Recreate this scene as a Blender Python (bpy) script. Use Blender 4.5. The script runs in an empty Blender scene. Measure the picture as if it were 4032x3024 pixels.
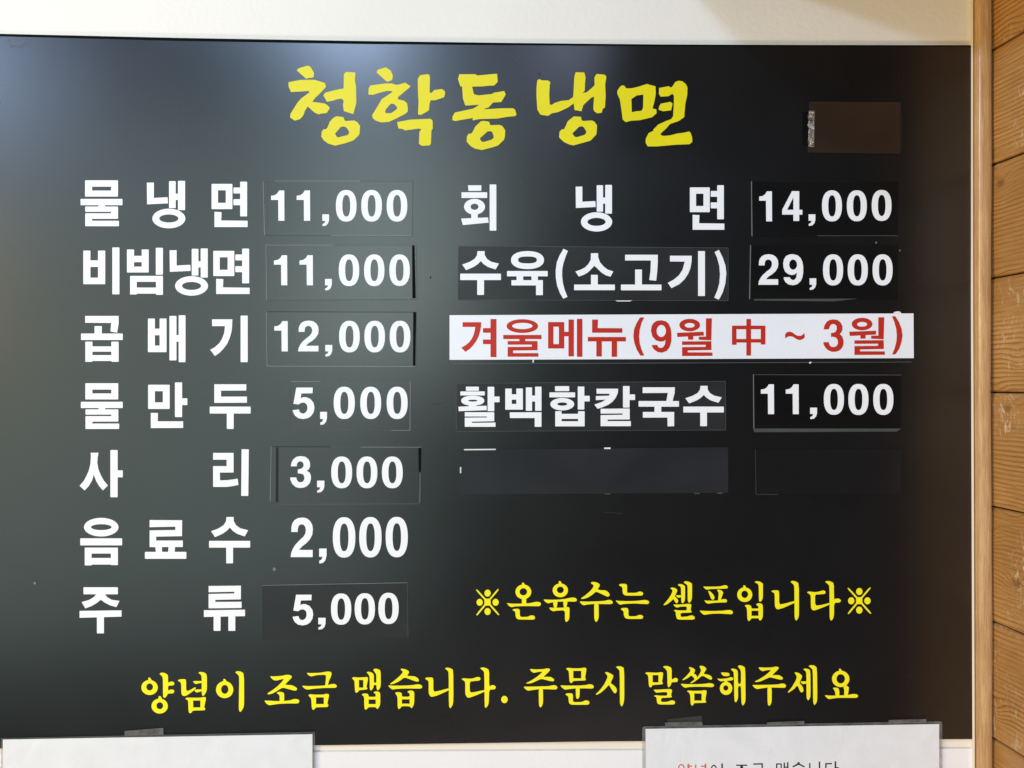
import bpy, math, random
from mathutils import Vector, Matrix
from mathutils.geometry import delaunay_2d_cdt
random.seed(4)
S = bpy.context.scene
COL = S.collection
R = math.radians

# ------------------------------------------------------------------ camera
# metres; the front face of the menu board is the plane y = 0, the camera stands at y = -1
W, H, F = 4032.0, 3024.0, 3028.0
YAW = 0.0219
cd = bpy.data.cameras.new('camera'); cam = bpy.data.objects.new('camera', cd); COL.objects.link(cam)
cd.sensor_fit = 'HORIZONTAL'; cd.sensor_width = 36.0; cd.lens = 36.0 * F / W
cd.clip_start = 0.01; cd.clip_end = 60
cam.location = (0, -1.0, 0)
cam.rotation_euler = (R(90), 0, -YAW)
S.camera = cam
cY, sY = math.cos(YAW), math.sin(YAW)

def P(px, py, d=0.0):
    """point of the plane y = -d that the photograph shows at pixel (px, py)"""
    u = (px - W / 2) / F; v = -(py - H / 2) / F
    dx = u * cY + sY; dy = cY - u * sY
    t = (1.0 - d) / dy
    return Vector((dx * t, -d, v * t))

# ------------------------------------------------------------------ world and lamps
w = bpy.data.worlds.new('World'); S.world = w; w.use_nodes = True
bg = w.node_tree.nodes['Background']
bg.inputs[0].default_value = (0.9, 0.85, 1.0, 1); bg.inputs[1].default_value = 0.02
S.view_settings.view_transform = 'Standard'; S.view_settings.look = 'None'
S.view_settings.exposure = 0.11; S.view_settings.gamma = 1.0

def area(name, loc, target, sx, sy, power, col):
    l = bpy.data.lights.new(name, 'AREA'); l.shape = 'RECTANGLE'; l.size = sx; l.size_y = sy
    l.energy = power; l.color = col
    o = bpy.data.objects.new(name, l); COL.objects.link(o); o.location = loc
    o.rotation_euler = (Vector(target) - Vector(loc)).to_track_quat('-Z', 'Y').to_euler()
    return o
# ceiling lamps, one of them added, whose light the soffit's corner cuts off along two lines on the wall
area('ceiling_lamp_near', (-0.505, -1.7, 1.318), (-0.3, 0, -0.1), 0.24, 0.24, 7.4, (0.5, 0.68, 1))
area('shadow_line_fill', (-0.78, -1.4, 1.618), (-0.1, 0, 0.1), 0.14, 0.14, 9.5, (0.36, 0.6, 1))  # added lamp, deepens the first shadow step on the wall
area('ceiling_lamp_left', (-3.83, -2.4, 1.868), (0.3, 0, 0.3), 0.18, 0.18, 98, (0.4, 0.62, 1))
area('ceiling_lamp_far', (-2.13, -2.0, 1.318), (0, 0, 0), 0.5, 0.5, 6.5, (0.5, 0.66, 1))
area('right_fill', (0.40, -2.2, 1.50), (0.4, 0, -0.2), 0.30, 0.30, 2.6, (0.6, 0.7, 1))  # added fill that brightens the lower right of the board
area('warm_fill', (-3.2, -1.6, 0.45), (0, 0, 0), 0.5, 0.5, 74, (1, 0.6, 0.08))  # added fill, supplies the warm ambient tone on the wall
area('low_fill', (0.30, -1.6, -2.7), (0.35, 0, 0.3), 1.4, 0.6, 52, (1, 0.83, 0.74))  # added fill from below, standing in for warm bounce
wl = area('broad_sheen_light', (-2.18, -3.0, -0.02), (-2.18, 0, 0.0), 3.3, 2.65, 30, (0.74, 0.98, 0.94))  # area light added for the broad greenish sheen on the board
wl.rotation_euler.rotate_axis('Z', R(5))
dl = area('small_sheen_light', (-0.48, -3.05, 0.70), (-0.48, 0, 0.70), 0.80, 1.30, 9, (0.8, 1, 0.95))  # area light added to brighten the right part of that sheen
dl.rotation_euler.rotate_axis('Z', R(-10))

# ------------------------------------------------------------------ materials
def newmat(name):
    m = bpy.data.materials.new(name); m.use_nodes = True
    nt = m.node_tree; b = nt.nodes['Principled BSDF']
    return m, nt, b
def N(nt, t, **k):
    n = nt.nodes.new(t)
    for a, v in k.items(): setattr(n, a, v)
    return n
def noise(nt, scale, detail=4, vec=None, dist=0.0, rough=0.5):
    n = N(nt, 'ShaderNodeTexNoise'); n.inputs['Scale'].default_value = scale
    n.inputs['Detail'].default_value = detail; n.inputs['Distortion'].default_value = dist
    n.inputs['Roughness'].default_value = rough
    if vec: nt.links.new(vec, n.inputs['Vector'])
    return n.outputs['Fac']
def ramp(nt, fac, stops):
    r = N(nt, 'ShaderNodeValToRGB'); e = r.color_ramp.elements
    e[0].position, e[0].color = stops[0][0], (*stops[0][1], 1)
    e[1].position, e[1].color = stops[-1][0], (*stops[-1][1], 1)
    for p, c in stops[1:-1]:
        x = e.new(p); x.color = (*c, 1)
    nt.links.new(fac, r.inputs[0]); return r.outputs[0]
def mrange(nt, fac, a, b, c0=0.0, c1=1.0):
    r = N(nt, 'ShaderNodeMapRange'); r.inputs[1].default_value = c0; r.inputs[2].default_value = c1
    r.inputs[3].default_value = a; r.inputs[4].default_value = b
    nt.links.new(fac, r.inputs[0]); return r.outputs[0]
def bump(nt, b, h, strength, dist):
    n = N(nt, 'ShaderNodeBump'); n.inputs['Strength'].default_value = strength
    n.inputs['Distance'].default_value = dist
    nt.links.new(h, n.inputs['Height']); nt.links.new(n.outputs[0], b.inputs['Normal']); return n
def coords(nt, scale=(1, 1, 1), which='Object'):
    t = N(nt, 'ShaderNodeTexCoord'); m = N(nt, 'ShaderNodeMapping')
    m.inputs['Scale'].default_value = scale
    nt.links.new(t.outputs[which], m.inputs[0]); return m.outputs[0]

def plastic(name, col, rough, spec=0.5, var=0.25, bumpd=0.00003, rvar=0.06):
    m, nt, b = newmat(name); v = coords(nt)
    f = noise(nt, 9, 6, v); lo = tuple(c * (1 - var) for c in col); hi = tuple(c * (1 + var) for c in col)
    nt.links.new(ramp(nt, f, [(0.3, lo), (0.7, hi)]), b.inputs['Base Color'])
    f2 = noise(nt, 7, 3, v, rough=0.5)
    nt.links.new(mrange(nt, f2, rough - rvar, rough + rvar, 0.3, 0.7), b.inputs['Roughness'])
    b.inputs['Specular IOR Level'].default_value = spec
    if bumpd: bump(nt, b, noise(nt, 900, 3, v), 0.6, bumpd)
    return m
M = {}
M['board'] = plastic('satin_black_board', (0.006, 0.006, 0.0065), 0.28, 1.0, rvar=0.012, bumpd=0)
M['left_sticker'] = plastic('black_sticker_film', (0.009, 0.009, 0.0095), 0.27, 1.0, rvar=0.012, bumpd=0)
M['dark_sticker'] = plastic('deep_black_sticker', (0.004, 0.004, 0.004), 0.42, 0.3, bumpd=0)
M['grey_sticker'] = plastic('charcoal_sticker', (0.020, 0.0205, 0.022), 0.36, bumpd=0)
M['blank_sticker'] = plastic('slate_sticker', (0.015, 0.016, 0.0195), 0.40, bumpd=0)
M['brown_sticker'] = plastic('dark_brown_sticker', (0.032, 0.019, 0.012), 0.36, bumpd=0)
M['matte_black'] = plastic('matte_black', (0.002, 0.002, 0.002), 0.8, 0.1, bumpd=0)
M['groove'] = plastic('sticker_groove', (0.006, 0.007, 0.007), 0.5, 0.35, bumpd=0)
M['edge'] = plastic('edge_glint_and_specks', (0.19, 0.205, 0.20), 0.3, bumpd=0)  # pale grey stands in for light catching sticker edges; also specks
M['edge_dim'] = plastic('edge_glint_dim_and_marks', (0.070, 0.077, 0.074), 0.35, bumpd=0)  # dimmer copy for less lit sticker edges; also plain marks
M['white_tape'] = plastic('white_edge_chip', (0.8, 0.8, 0.8), 0.4)
M['white'] = plastic('white_vinyl', (0.90, 0.92, 0.94), 0.38, 0.35, 0.012)
M['strip'] = plastic('white_strip', (0.85, 0.875, 0.92), 0.42, 0.35, 0.03)
M['yellow_big'] = plastic('yellow_vinyl_brushed', (0.80, 0.70, 0.006), 0.42, 0.35, 0.03)
M['yellow'] = plastic('yellow_vinyl', (0.97, 0.875, 0.012), 0.42, 0.35, 0.02)
M['red'] = plastic('red_vinyl', (0.52, 0.028, 0.014), 0.42, 0.35, 0.06)
M['ink'] = plastic('black_ink', (0.022, 0.014, 0.02), 0.6, 0.3)
M['red_ink'] = plastic('faded_red_ink', (0.60, 0.16, 0.11), 0.6, 0.3)
m, nt, b = newmat('white_paper'); v = coords(nt)
nt.links.new(ramp(nt, noise(nt, 30, 5, v), [(0.35, (0.76, 0.785, 0.81)), (0.65, (0.795, 0.82, 0.845))]), b.inputs['Base Color'])
b.inputs['Roughness'].default_value = 0.32
bump(nt, b, noise(nt, 14, 4, v, 0.8), 0.6, 0.004); M['paper'] = m
M['seal'] = plastic('cream_sealant', (0.86, 0.78, 0.60), 0.4, 0.4, 0.05)

m, nt, b = newmat('clear_film')                       # clear plastic pocket and tape
b.inputs['Base Color'].default_value = (0.30, 0.30, 0.29, 1); b.inputs['Roughness'].default_value = 0.3
v = coords(nt); nt.links.new(mrange(nt, noise(nt, 60, 4, v), 0.14, 0.32, 0.35, 0.65), b.inputs['Alpha'])
bump(nt, b, noise(nt, 90, 3, v), 0.5, 0.0006); M['film'] = m
m, nt, b = newmat('adhesive_tape')
b.inputs['Base Color'].default_value = (0.24, 0.235, 0.22, 1); b.inputs['Roughness'].default_value = 0.28
v = coords(nt); nt.links.new(mrange(nt, noise(nt, 70, 5, v, 1.0), 0.18, 0.45, 0.35, 0.65), b.inputs['Alpha'])
bump(nt, b, noise(nt, 160, 4, v, 1.0), 0.7, 0.0008); M['tape'] = m
m, nt, b = newmat('faint_tape')
b.inputs['Base Color'].default_value = (0.10, 0.10, 0.10, 1); b.inputs['Roughness'].default_value = 0.3
b.inputs['Alpha'].default_value = 0.28; M['faint_tape'] = m
m, nt, b = newmat('crumpled_foil')
b.inputs['Metallic'].default_value = 1.0; b.inputs['Roughness'].default_value = 0.22
v = coords(nt); f = noise(nt, 420, 3, v, 1.5)
nt.links.new(ramp(nt, f, [(0.38, (0.05, 0.045, 0.045)), (0.55, (0.8, 0.82, 0.82))]), b.inputs['Base Color'])
bump(nt, b, f, 1.0, 0.004); M['foil'] = m

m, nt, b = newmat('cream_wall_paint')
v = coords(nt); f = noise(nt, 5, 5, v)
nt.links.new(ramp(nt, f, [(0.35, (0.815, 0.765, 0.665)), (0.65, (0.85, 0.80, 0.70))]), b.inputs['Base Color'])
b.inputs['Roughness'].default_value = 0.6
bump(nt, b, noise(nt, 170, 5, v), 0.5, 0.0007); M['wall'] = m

def wood(name, dark, mid, light, freq, warpk, gloss, contrast, scuffs=True):
    """sawn pine: grain runs along local X, growth lines stack along local Z and wander with a stretched noise"""
    m, nt, b = newmat(name)
    def math_(op, a, c):
        n = N(nt, 'ShaderNodeMath', operation=op)
        for i, q in enumerate((a, c)):
            if isinstance(q, (int, float)): n.inputs[i].default_value = q
            else: nt.links.new(q, n.inputs[i])
        return n.outputs[0]
    def mapping(v, sc):
        n = N(nt, 'ShaderNodeMapping'); n.inputs['Scale'].default_value = sc; nt.links.new(v, n.inputs[0]); return n.outputs[0]
    def mixc(fac, a, c, blend='MIX'):
        n = N(nt, 'ShaderNodeMix', data_type='RGBA', blend_type=blend)
        for i, q in ((0, fac), (6, a), (7, c)):
            if isinstance(q, tuple): n.inputs[i].default_value = (*q, 1)
            elif isinstance(q, (int, float)): n.inputs[i].default_value = q
            else: nt.links.new(q, n.inputs[i])
        return n.outputs[2]
    t = N(nt, 'ShaderNodeTexCoord'); oi = N(nt, 'ShaderNodeObjectInfo')
    cmb = N(nt, 'ShaderNodeCombineXYZ')
    for k in range(3): nt.links.new(oi.outputs['Random'], cmb.inputs[k])
    mul = N(nt, 'ShaderNodeVectorMath', operation='SCALE'); nt.links.new(cmb.outputs[0], mul.inputs[0]); mul.inputs['Scale'].default_value = 7.3
    add = N(nt, 'ShaderNodeVectorMath', operation='ADD'); nt.links.new(t.outputs['Object'], add.inputs[0]); nt.links.new(mul.outputs[0], add.inputs[1])
    v = add.outputs[0]
    sep = N(nt, 'ShaderNodeSeparateXYZ'); nt.links.new(v, sep.inputs[0])
    warp = noise(nt, 1.0, 3, mapping(v, (6, 14, 16)), rough=0.5)
    # knots bend the growth lines round themselves
    vo = N(nt, 'ShaderNodeTexVoronoi'); vo.inputs['Scale'].default_value = 1.0; nt.links.new(mapping(v, (11, 11, 14)), vo.inputs['Vector'])
    kn = mrange(nt, vo.outputs['Distance'], 1.0, 0.0, 0.05, 0.42)
    kk = math_('MULTIPLY', kn, kn)
    ph = math_('ADD', math_('ADD', math_('MULTIPLY', sep.outputs[2], freq), math_('MULTIPLY', warp, warpk)), math_('MULTIPLY', kk, 2.6 if scuffs else 0.0))
    fr = N(nt, 'ShaderNodeMath', operation='FRACT'); nt.links.new(ph, fr.inputs[0])
    col = ramp(nt, fr.outputs[0], [(0.0, mid), (0.30, light), (0.70, mid), (0.90, dark), (0.97, dark), (1.0, mid)])
    amp = mrange(nt, noise(nt, 1.0, 2, mapping(v, (6, 15, 17))), contrast[0], contrast[1], 0.35, 0.65)
    col = mixc(amp, mid, col)
    fine = noise(nt, 1.0, 5, mapping(v, (26, 480, 480)), rough=0.7)
    col = mixc(0.9, col, ramp(nt, fine, [(0.32, (0.74, 0.66, 0.56)), (0.62, (1.08, 1.08, 1.06))]), 'MULTIPLY')
    big = noise(nt, 7, 3, v)
    col = mixc(0.8, col, ramp(nt, big, [(0.3, (0.84, 0.77, 0.68)), (0.7, (1.08, 1.08, 1.10))]), 'MULTIPLY')
    if scuffs:
        col = mixc(mrange(nt, vo.outputs['Distance'], 0.75, 0.0, 0.05, 0.11), col, tuple(c * 0.75 for c in dark))
        sc = noise(nt, 1.0, 6, mapping(v, (120, 60, 45)), 1.5, 0.7)
        zone = mrange(nt, noise(nt, 9, 2, v), 0.0, 0.6, 0.52, 0.66)
        col = mixc(math_('MULTIPLY', mrange(nt, sc, 0.0, 1.0, 0.55, 0.62), zone), col, (0.75, 0.64, 0.48))
    nt.links.new(col, b.inputs['Base Color'])
    nt.links.new(mrange(nt, fine, gloss - 0.06, gloss + 0.08, 0.3, 0.7), b.inputs['Roughness'])
    h = math_('ADD', math_('MULTIPLY', fine, 0.6), math_('MULTIPLY', fr.outputs[0], -0.25))
    bump(nt, b, h, 0.35, 0.0005)
    return m
M['plank'] = wood('varnished_pine', (0.245, 0.105, 0.028), (0.42, 0.225, 0.070), (0.53, 0.305, 0.108), 170, 2.0, 0.42, (0.10, 0.85))
M['post'] = wood('pale_varnished_pine', (0.50, 0.30, 0.14), (0.58, 0.37, 0.185), (0.63, 0.42, 0.22), 50, 1.6, 0.24, (0.2, 0.7), scuffs=False)
M['shadow_box'] = plastic('shadow_box_brown', (0.06, 0.033, 0.017), 0.6, 0.3)

# ------------------------------------------------------------------ mesh helpers
def prop(o, label=None, cat=None, group=None, kind=None):
    if label: o['label'] = label
    if cat: o['category'] = cat
    if group: o['group'] = group
    if kind: o['kind'] = kind
    return o
def empty(name, loc, label, cat, group=None):
    o = bpy.data.objects.new(name, None); COL.objects.link(o); o.location = loc; o.empty_display_size = 0.02
    return prop(o, label, cat, group)
def mesh_obj(name, verts, faces, mat, parent=None, origin=None, smooth=False):
    if origin is None: origin = Vector(parent.location) if parent and parent.parent is None else Vector((0, 0, 0))
    me = bpy.data.meshes.new(name); me.from_pydata([tuple(Vector(v) - origin) for v in verts], [], faces); me.update()
    me.materials.append(M[mat] if isinstance(mat, str) else mat)
    if smooth:
        for p in me.polygons: p.use_smooth = True
    o = bpy.data.objects.new(name, me); COL.objects.link(o)
    if parent: o.parent = parent
    else: o.location = origin
    return o
def slab(name, pts, d0, d1, mat, parent=None, origin=None, chamfer=0.0):
    """flat plate: pixel outline pts, its back at depth d0 and its face at depth d1 in front of the board plane"""
    n = len(pts); lo = [P(x, y, d0) for x, y in pts]; hi = [P(x, y, d1) for x, y in pts]
    if origin is None and parent is None: origin = sum(hi, Vector()) / n
    V = lo + hi; Fc = [tuple(range(n, 2 * n))[::-1], tuple(range(n))]
    for i in range(n): j = (i + 1) % n; Fc.append((i, j, n + j, n + i))
    # outlines are given clockwise on screen: make normals consistent
    o = mesh_obj(name, V, Fc, mat, parent, origin)
    import bmesh
    bm = bmesh.new(); bm.from_mesh(o.data); bmesh.ops.recalc_face_normals(bm, faces=bm.faces); bm.to_mesh(o.data); bm.free()
    return o

# ---- glyphs: outlines and holes in pixels -> one clean solid of cut vinyl
def parse(txt):
    pos, neg = [], []
    for tok in txt.split(';'):
        a = tok.split()
        if not a: continue
        k = a[0]; v = [float(q) for q in a[1:]]
        if k in 'Rr':
            x0, y0, x1, y1 = v; c = min(5, (x1 - x0) * .2, (y1 - y0) * .2) if k == 'R' and min(x1 - x0, y1 - y0) > 40 else 0
            pl = [(x0 + c, y0), (x1 - c, y0), (x1, y0 + c), (x1, y1 - c), (x1 - c, y1), (x0 + c, y1), (x0, y1 - c), (x0, y0 + c)] if c else [(x0, y0), (x1, y0), (x1, y1), (x0, y1)]
        elif k in 'Ee':
            e = 2.0 / (v[4] if len(v) > 4 else 2.0); pl = []
            for i in range(36):
                t = 2 * math.pi * i / 36; c, s = math.cos(t), math.sin(t)
                pl.append((v[0] + v[2] * math.copysign(abs(c) ** e, c), v[1] + v[3] * math.copysign(abs(s) ** e, s)))
        else:
            pl = list(zip(v[0::2], v[1::2]))
            if k == 'C' or k == 'c':                      # brushed outline: one corner cut keeps strokes soft
                q = []
                n = len(pl)
                for i in range(n):
                    p0, p1 = pl[i], pl[(i + 1) % n]
                    q.append((p0[0] * .82 + p1[0] * .18, p0[1] * .82 + p1[1] * .18))
                    q.append((p0[0] * .18 + p1[0] * .82, p0[1] * .18 + p1[1] * .82))
                pl = q
        (pos if k.isupper() else neg).append(pl)
    return pos, neg
def bbox(pos):
    xs = [p[0] for pl in pos for p in pl]; ys = [p[1] for pl in pos for p in pl]
    return min(xs), min(ys), max(xs), max(ys)
def xf(polys, f): return [[f(*p) for p in pl] for pl in polys]

def glyph(name, pos, neg, d, mat, parent, thick=0.00028):
    vs, fs, isneg = [], [], []
    cx = sum(p[0] for p in pos[0]) / len(pos[0]); cy = sum(p[1] for p in pos[0]) / len(pos[0])
    for group, ng in ((pos, False), (neg, True)):
        for pl in group:
            ar = sum(pl[i][0] * pl[(i + 1) % len(pl)][1] - pl[(i + 1) % len(pl)][0] * pl[i][1] for i in range(len(pl)))
            q = pl if ar > 0 else pl[::-1]
            fs.append(list(range(len(vs), len(vs) + len(q)))); isneg.append(ng)
            vs += [Vector((p[0] - cx, p[1] - cy)) for p in q]
    V, E, Fa, _, _, of = delaunay_2d_cdt(vs, [], fs, 0, 1e-4, True)
    keep = [f for f, o in zip(Fa, of) if o and any(not isneg[i] for i in o) and not any(isneg[i] for i in o)]
    used = sorted({i for f in keep for i in f}); mp = {k: i for i, k in enumerate(used)}; n = len(used)
    hi = [P(V[k][0] + cx, V[k][1] + cy, d + thick) for k in used]
    lo = [P(V[k][0] + cx, V[k][1] + cy, d) for k in used]
    faces = []; edges = {}
    for f in keep:
        g = [mp[i] for i in f]; faces.append(tuple(g))
        for i in range(len(g)): edges[(g[i], g[(i + 1) % len(g)])] = 1
    for (a, b_) in list(edges):
        if (b_, a) not in edges: faces.append((b_, a, n + a, n + b_))
    # world: +y is away from the camera; CCW in pixel space (y down) is clockwise seen from the front -> flip
    o = mesh_obj(name, hi + lo, faces, mat, parent)
    import bmesh
    bm = bmesh.new(); bm.from_mesh(o.data)
    for f in bm.faces: f.normal_update()
    top = bm.faces[:] and bm.faces
    bm.faces.ensure_lookup_table()
    if bm.faces[0].normal.y > 0: bmesh.ops.reverse_faces(bm, faces=bm.faces)
    bm.to_mesh(o.data); bm.free()
    return o
TPL = {}
def G(key, x0, y0, s, txt, d, mat, parent, name='letter', tpl=True):
    pos, neg = parse(txt); f = lambda x, y: (x0 + x / s, y0 + y / s)
    pos, neg = xf(pos, f), xf(neg, f)
    if tpl: TPL[key] = (pos, neg)
    return glyph(name, pos, neg, d, mat, parent)
def T(key, x0, y0, s, box, d, mat, parent, name='letter'):
    pos, neg = TPL[key]; a = bbox(pos); t = (x0 + box[0] / s, y0 + box[1] / s, x0 + box[2] / s, y0 + box[3] / s)
    kx = (t[2] - t[0]) / (a[2] - a[0]); ky = (t[3] - t[1]) / (a[3] - a[1])
    f = lambda x, y: (t[0] + (x - a[0]) * kx, t[1] + (y - a[1]) * ky)
    return glyph(name, xf(pos, f), xf(neg, f), d, mat, parent)

# ------------------------------------------------------------------ walls, soffit, post, planks
WALL = 0.0034
def box_mesh(name, a, b_, mat, bev=0.0, seg=2, parent=None, kind=None):
    import bmesh
    c = [(a[i] + b_[i]) / 2 for i in range(3)]
    bm = bmesh.new(); bmesh.ops.create_cube(bm, size=1)
    for v_ in bm.verts: v_.co = Vector([v_.co[i] * (b_[i] - a[i]) for i in range(3)])
    if bev: bmesh.ops.bevel(bm, geom=bm.edges[:], offset=bev, segments=seg, affect='EDGES', profile=0.5)
    me = bpy.data.meshes.new(name); bm.to_mesh(me); bm.free(); me.materials.append(M[mat])
    if bev:
        for p in me.polygons: p.use_smooth = True
    o = bpy.data.objects.new(name, me); COL.objects.link(o); o.location = c
    if parent: o.parent = parent; o.location = Vector(c) - Vector(parent.location)
    if kind: o['kind'] = kind
    return o
xc = P(3886, 1512, -WALL).x                                 # corner of the two walls
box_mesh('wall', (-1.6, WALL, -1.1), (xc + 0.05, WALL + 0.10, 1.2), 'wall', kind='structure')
m, nt, b = newmat('lit_wall_paint'); v = coords(nt)
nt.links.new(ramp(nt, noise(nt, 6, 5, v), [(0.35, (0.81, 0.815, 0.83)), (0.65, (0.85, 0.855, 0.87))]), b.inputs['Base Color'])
b.inputs['Roughness'].default_value = 0.55; bump(nt, b, noise(nt, 170, 5, v), 0.5, 0.0007); M['lit_wall'] = m
o = slab('lit_lower_wall', [(-900, 2972), (3800, 2948), (3838, 2948), (3838, 4200), (-900, 4200)], -WALL - 0.001, -WALL + 0.0012, 'lit_wall'); o['kind'] = 'structure'  # added whiter slab; cream strip left above stands in for the board's shadow
c0 = P(2561, -207, -WALL)
box_mesh('unseen_shadow_box', (c0.x, -0.55, c0.z), (xc + 0.5, WALL - 0.0005, c0.z + 0.25), 'shadow_box', kind='structure')  # unseen box put in to cast the slanting shadows on the wall

# plank wall: runs from the corner towards the viewer, slightly splayed
ang = math.atan2(0.115, 1.0) - YAW
dirv = Vector((math.sin(ang), -math.cos(ang), 0))           # along the planks, out of the corner
nrm = Vector((-math.cos(ang), -math.sin(ang), 0))           # face normal, into the room
pw = empty('plank_wall', (xc, 0, -0.55), 'side wall of broad golden pine planks laid flat, right of the pale post', 'plank wall')
pitch = 448 / F
seams = [207 - 448 * k for k in (3, 2, 1)] + [207, 655, 1099, 1545, 1991, 2440, 2894, 3342, 3790]
import bmesh
for a_, b_ in zip(seams[:-1], seams[1:]):
    zt = P(3888, a_, -WALL).z - 0.0007; zb = P(3888, b_, -WALL).z + 0.0007
    hgt = zt - zb; L = 0.20; th = 0.018
    bm = bmesh.new(); prof = []
    # cross-section (thickness t, height z) with eased edges, extruded along X
    bev = 0.0040
    pts = [(0, 0.0012), (-0.0035, 0.0)]
    sec = [(-th, 0.0), (-bev, 0.0), (-bev * .45, bev * .22), (-bev * .12, bev * .6), (0, bev * 1.2), (0.0006, hgt * .35), (0.0006, hgt * .65),
           (0, hgt - bev * 1.2), (-bev * .12, hgt - bev * .6), (-bev * .45, hgt - bev * .22), (-bev, hgt), (-th, hgt)]
    n = len(sec)
    va = [bm.verts.new((0, s_[0], s_[1] - hgt / 2)) for s_ in sec]; vb = [bm.verts.new((L, s_[0], s_[1] - hgt / 2)) for s_ in sec]
    for i in range(n):
        j = (i + 1) % n; bm.faces.new((va[i], va[j], vb[j], vb[i]))
    bm.faces.new(va[::-1]); bm.faces.new(vb)
    bmesh.ops.recalc_face_normals(bm, faces=bm.faces)
    me = bpy.data.meshes.new('plank'); bm.to_mesh(me); bm.free(); me.materials.append(M['plank'])
    o = bpy.data.objects.new('plank', me); COL.objects.link(o)
    o.parent = pw
    start = Vector((xc, WALL, 0)) + nrm * random.uniform(-0.0004, 0.0004)
    o.matrix_local = Matrix.Translation(Vector((start.x, start.y, (zt + zb) / 2)) - Vector(pw.location)) @ \
        Matrix(((dirv.x, nrm.x, 0, 0), (dirv.y, nrm.y, 0, 0), (0, 0, 1, 0), (0, 0, 0, 1)))
bk = mesh_obj('backing_board', [Vector((xc, WALL, z)) + nrm * -0.006 + dirv * k for k in (0, .20) for z in (-1.0, 1.1)],
              [(0, 1, 3, 2)], 'matte_black', pw)

# the pale corner post
px0, px1 = 3832, 3890
post = empty('corner_post', P(3861, 2990, 0), 'pale varnished wooden post in the corner, right of the black board', 'post')
d_front = 0.013
prof = [(0.0, 0.0), (0.0, 0.75), (0.10, 0.95), (0.28, 1.0), (0.55, 1.0), (0.80, 0.96), (0.93, 0.80), (1.0, 0.5), (1.0, 0.0)]
rows = []
NZ = 60
for k in range(NZ + 1):
    py = -900 + (3950 + 900) * k / NZ
    wob = 1.6 * math.sin(py / 310.0) + 0.8 * math.sin(py / 97.0 + 1)
    xl = 3832 + 6 * max(0, min(1, (py - 1200) / 1700)) * 1.0
    xr = 3889 + wob + 4 * max(0, (py - 1800) / 1200)
    row = []
    for (u, t) in prof:
        d = -WALL + t * (d_front + WALL)
        p = P(xl + (xr - xl) * u, py, 0.0 if t else -WALL); row.append(Vector((p.x, -d, p.z)))
    rows.append(row)
V = [v_ for r_ in rows for v_ in r_]; n = len(prof)
Fc = [(k * n + i, k * n + i + 1, (k + 1) * n + i + 1, (k + 1) * n + i) for k in range(NZ) for i in range(n - 1)]
# grain runs along local X: rotate the post's shaft so that X is vertical
pm = mesh_obj('shaft', [Vector((v_.z, v_.y, v_.x)) for v_ in V], [f[::-1] for f in Fc], 'post', None, Vector((0, 0, 0)), smooth=True)
pm.parent = post
pm.matrix_local = Matrix.Translation(-Vector(post.location)) @ Matrix(((0, 0, 1, 0), (0, 1, 0, 0), (1, 0, 0, 0), (0, 0, 0, 1)))
slab('sealant_strip', [(3824, -900), (3832, -900), (3832, 1200), (3838, 2950), (3838, 3900), (3829, 3900), (3829, 2950), (3823, 1200)], -WALL, 0.0006, 'seal', post)

# ------------------------------------------------------------------ the menu board
board = empty('menu_board', P(1900, 2925, 0), 'large black menu board with a yellow brush-lettered heading and white dish names', 'menu board')
top = [(-700, 112), (0, 133), (700, 149), (1400, 161), (2000, 169), (2600, 175), (3200, 177), (3824, 178)]
bot = [(3836, 2910), (2400, 2919), (1300, 2934), (0, 2947), (-700, 2954)]
slab('panel', top + [(3826, 1200)] + bot, -WALL + 0.0002, 0.0, 'board', board)
B = board
YB = 'yellow_big'
# heading
h = []
h.append(G('t1', 1110, 240, 4.608, "P 270 172 300 135 460 85 512 98 583 215 578 292 540 306 490 308 440 325 400 285; P 120 385 330 345 580 342 660 362 780 400 798 460 790 485 670 610 590 685 555 742 770 770 810 790 872 850 815 945 710 955 668 970 590 935 470 825 420 900 390 985 330 1055 230 1083 150 1025 155 960 280 760 350 680 500 570 485 545 165 565 120 460; P 1125 240 1160 200 1333 210 1325 360 1345 460 1350 760 1295 965 1125 910 1108 800 1120 720 1090 685 1000 695 930 720 820 740 752 625 785 575 1000 520 1120 500; P 720 1290 755 1240 800 1238 825 1210 870 1100 930 1035 990 1003 1115 1020 1135 1070 1150 1090 1310 1080 1370 1110 1418 1180 1410 1310 1395 1350 1300 1440 1160 1490 970 1537 840 1500 760 1440 716 1375; p 962 1320 1070 1195 1130 1188 1180 1215 1220 1285 1215 1320 1190 1345 1030 1385 1000 1382", 0, YB, B))
h.append(G('t2', 1430, 240, 4.608, "P 248 185 265 160 410 115 500 175 540 270 525 345 490 362 430 378 250 215; P 100 500 130 445 400 408 520 408 595 432 650 428 760 392 855 455 850 475 640 650 628 680 640 700 740 720 795 765 812 870 805 925 760 960 620 1035 470 1105 330 1115 230 1085 175 1040 162 985 220 890 340 690 420 640 535 560 500 545 430 545 290 580 180 615 100 610 95 590; p 400 920 410 880 500 775 560 780 612 830 615 870 590 890 510 945 430 950 405 940; P 990 330 1030 260 1160 240 1195 245 1212 290 1205 575 1245 578 1285 530 1430 508 1485 555 1483 610 1465 660 1300 715 1225 712 1205 770 1195 890 1150 925 1050 978 995 970 1005 720 995 600; P 615 1110 850 1065 1220 1048 1260 1085 1262 1225 1238 1265 1230 1490 1210 1532 1060 1540 1012 1500 1020 1290 1055 1235 1000 1228 800 1255 760 1260 715 1235 640 1225", 0, YB, B))
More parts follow.
